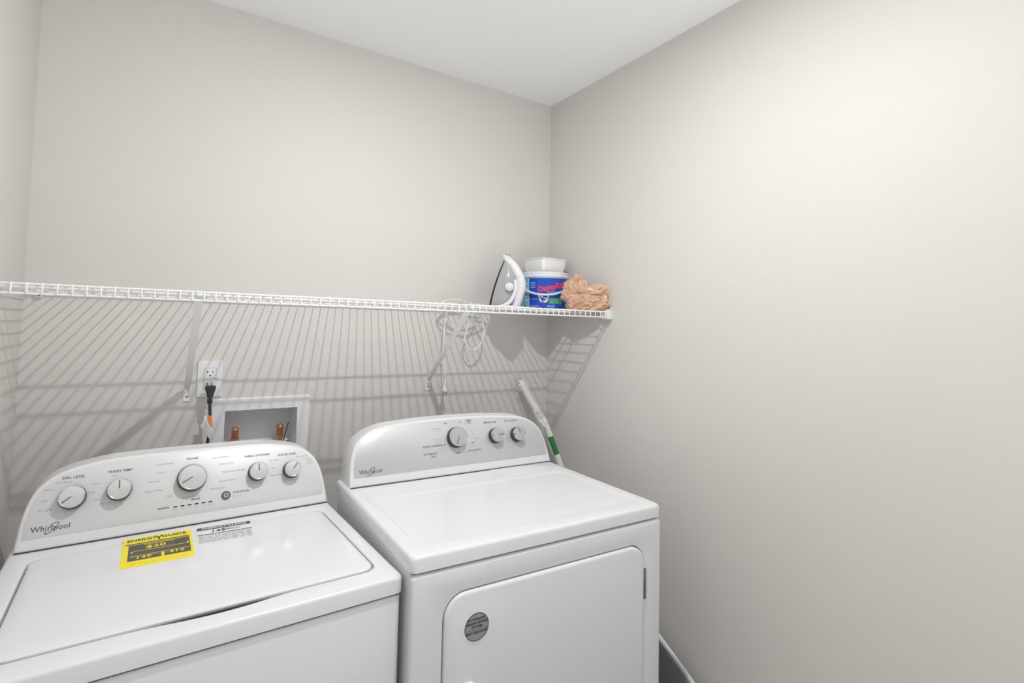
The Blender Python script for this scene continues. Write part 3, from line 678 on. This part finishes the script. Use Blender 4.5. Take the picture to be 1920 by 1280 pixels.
_b = M['bag'].node_tree; _p = _b.nodes['Principled BSDF']; _o = _b.nodes['Material Output']
_t = _b.nodes.new('ShaderNodeBsdfTranslucent'); _t.inputs[0].default_value = (1, .72, .54, 1); _x = _b.nodes.new('ShaderNodeMixShader'); _x.inputs[0].default_value = .35
_b.links.new(_p.outputs[0], _x.inputs[1]); _b.links.new(_t.outputs[0], _x.inputs[2]); _b.links.new(_x.outputs[0], _o.inputs[0])
# ------------------------------------------------------------------ crumpled bag
BG = Vector((-.0615, -.334, DZ))
t = empty('plastic_bag', BG, 'crumpled peach-coloured plastic bag on the shelf beside the bucket', 'bag')
def blob(g, c, rad, amp, seed, sub=5, flatb=None, fr=1.5, st=(1, 1, 1), sq=1.0):
    bm = bmesh.new(); bmesh.ops.create_icosphere(bm, subdivisions=sub, radius=1)
    vs = []
    for v in bm.verts:
        n = v.co.normalized(); q = Vector((n.x*st[0], n.y*st[1], n.z*st[2]))*fr+Vector((seed, seed*1.7, -seed))
        q = q+noise.noise_vector(q*.8)*.6
        d = 0
        for k, (f_, am) in enumerate(((1.0, .60), (2.2, .34), (4.6, .03))):
            d += am*(1-2.2*abs(noise.noise(q*f_+Vector((k*9, 0, 0)))))
        m_ = max(abs(n.x), abs(n.y), abs(n.z))**(-(1-sq))
        p = Vector((n.x*rad[0], n.y*rad[1], n.z*rad[2]))*m_*(1+amp*(d-.5))+Vector(c)
        if flatb is not None and p.z < flatb: p.z = flatb+(p.z-flatb)*.02
        vs.append(tuple(p))
    fs = [tuple(v.index for v in f.verts) for f in bm.faces]; bm.free(); g.add(vs, fs)
g = G(); blob(g, (0, .004, .034), (.092, .044, .040), .34, 3.3, sub=6, flatb=.001, fr=1.6, st=(1.3, 1, .9), sq=.75); bagx = Matrix.Rotation(R(-57.7), 4, 'Z') @ Matrix.Diagonal((.90, .95, 1, 1)); g.xf(bagx); g.build('filled_bottom', M['bag'], t, smooth=70)
g = G()
def sheet(base, vecs, n=30, seed=1, amp=.010):
    b0, b1 = Vector(base[0]), Vector(base[1]); e0, e1 = Vector(vecs[0]), Vector(vecs[1]); vs = []; fs = []
    for i in range(n+1):
        for j in range(n+1):
            u, v = i/n, j/n; p = (b0+(b1-b0)*u)*(1-v)+(e0+(e1-e0)*u)*v
            q = Vector((u*3.0, v*1.2, seed)); d = Vector((noise.noise(q*1.3), noise.noise(q*1.3+Vector((7, 3, 1))), noise.noise(q*1.3+Vector((2, 9, 4)))))
            rid = (1-2*abs(noise.noise(q*2.2)))*.5
            p = p+d*amp*1.6*(.3+v)+Vector((0, -rid*amp, rid*amp*.6)); vs.append(tuple(p))
    for i in range(n):
        for j in range(n): a = i*(n+1)+j; fs.append((a, a+1, a+n+2, a+n+1))
    g.add(vs, fs)
# soft gathered loops: a tall one on the left, a long fold pointing right
blob(g, (-.064, -.004, .088), (.042, .022, .034), .55, 9.1, 5, fr=1.5, st=(1.6, 1, .6))
blob(g, (-.072, -.006, .062), (.044, .024, .028), .5, 6.6, 5, fr=1.6, st=(1.4, 1, .8))
blob(g, (.012, -.010, .076), (.070, .024, .019), .45, 5.2, 5, fr=1.4, st=(.6, 1, 1.1))
sheet(((-.095, -.014, .078), (-.030, -.018, .090)), ((-.075, -.004, .132), (-.028, -.010, .142)), seed=12, amp=.010)
sheet(((-.050, -.022, .080), (.012, -.024, .086)), ((-.040, -.006, .128), (-.004, -.014, .122)), seed=15, amp=.008)
sheet(((-.03, -.028, .088), (.03, -.034, .060)), ((.040, -.010, .106), (.098, -.024, .092)), seed=18, amp=.008)
sheet(((-.02, -.03, .092), (-.01, -.03, .062)), ((.096, -.022, .094), (.070, -.026, .072)), seed=8, amp=.006)
sheet(((-.07, -.018, .10), (-.045, -.012, .115)), ((-.050, -.010, .136), (-.020, -.012, .132)), seed=2, amp=.006)
g.xf(bagx); o = g.build('gathered_top', M['bag'], t, smooth=70)

# ------------------------------------------------------------------ cleaning wand in the corner
t = empty('cleaning_wand', (-.045, -.30, 0), 'white spray-mop handle with green band leaning in the corner beside dryer', 'mop')
E1 = Vector((-.045, -.30, 0))
def wb(g): return g.xf(Matrix.Translation(-E1))
top = Vector((-.166, -.040, 1.207)); A1 = Vector((-.128, -.062, 1.130)); A2 = Vector((-.100, -.085, 1.075)); A3 = Vector((-.082, -.110, 1.030)); A4 = Vector((-.071, -.128, .985)); A5 = Vector((-.057, -.155, .915)); A6 = Vector((-.046, -.180, .850)); A7 = Vector((-.030, -.26, .55)); A8 = Vector((-.045, -.33, .055))
g = G(); hp = smooth_path([top, A1, A2, A3, A4], 8); g.tube([top+Vector((-.004, .0, .004))]+hp, [.009, .015]+[.0165]*6+[.0170]*8+[.0165]*8+[.0125]*(len(hp)-23), 14)
g.tube([top+Vector((-.010, -.002, -.004)), top+Vector((-.001, .001, .005)), top+Vector((.008, .0, .003))], [.009, .011, .009], 10)
hd = wb(g).build('grip', M['wand'], t)
g = G(); g.tube(smooth_path([A2+Vector((-.016, .0, .016)), A2+Vector((-.026, -.002, .010)), A2+Vector((-.016, -.008, -.014)), A3+Vector((-.010, -.006, -.004))], 5), .0062, 8); wb(g).build('trigger', M['wand'], t)
g = G(); g.box((-.0022, -.0135, -.007), (.0022, -.010, .007), 0, .001); g.xf(Matrix.Translation(A3+Vector((-.002, 0, -.014)))@Matrix.Rotation(R(-20), 4, 'Y')); wb(g).build('lock_slot', M['dark'], t)
g = G(); c0 = top+Vector((-.012, -.004, -.026)); g.tube([c0+Vector((-.0065*math.sin(a), 0, .0085*math.cos(a))) for a in [2*math.pi*k/16 for k in range(16)]], .0016, 6, closed=True); wb(g).build('hanging_loop', M['liner'], t)
g = G(); g.tube([A4, A4.lerp(A5, .5), A5], [.0112]*3, 16); wb(g).build('green_band', M['green'], t)['label'] = 'green band'
g = G(); g.tube([A5+Vector((0, 0, 0)), A6]+smooth_path([A6, A7, A8], 6)[1:], .0125, 16); wb(g).build('pole', M['wand'], t)
g = G(); g.box((-.085, -.375, .0), (-.012, -.20, .022), 0, .006); g.tube([A8, (-.047, -.325, .018)], .010, 10); wb(g).build('mop_head', M['wand'], t)

# ------------------------------------------------------------------ board between dryer and wall
t = empty('padded_board', (-.06, -.62, 0), 'grey-blue padded board with white edge standing between dryer and right wall', 'board')
def bo(i): # outline in (y, z); rounded nose towards the front
    pts = [(-.42, .0), (-.42, .49)]+[(p.x, p.y) for p in smooth_path([Vector((-.56, .497, 0)), Vector((-.64, .471, 0)), Vector((-.704, .4363, 0)), Vector((-.765, .4020, 0)), Vector((-.8257, .3667, 0)), Vector((-.90, .315, 0)), Vector((-.955, .25, 0)), Vector((-.975, .17, 0)), Vector((-.955, .07, 0)), Vector((-.90, .0, 0))], 5)]
    cx, cz = -.7, .23; return [(cx+(y-cx)*(1-i*1.5), cz+(z-cz)*(1-i*3)) for y, z in pts]
def bx_(pts, x): return [(x+.06+.0*z, y+.62, z) for y, z in pts]
g = G(); g.loft([bx_(bo(.012), -.056), bx_(bo(.004), -.0585), bx_(bo(.004), -.064), bx_(bo(.014), -.067)]); g.build('cover', M['board'], t)
g = G(); pp = bx_(bo(-.002), -.0500); g.tube(pp, .0042, 8, closed=True); g.build('edge_trim', M['plastic'], t)
g = G(); g.loft([bx_(bo(.004), -.045), bx_(bo(.004), -.056)]); g.build('backing', M['plastic'], t)
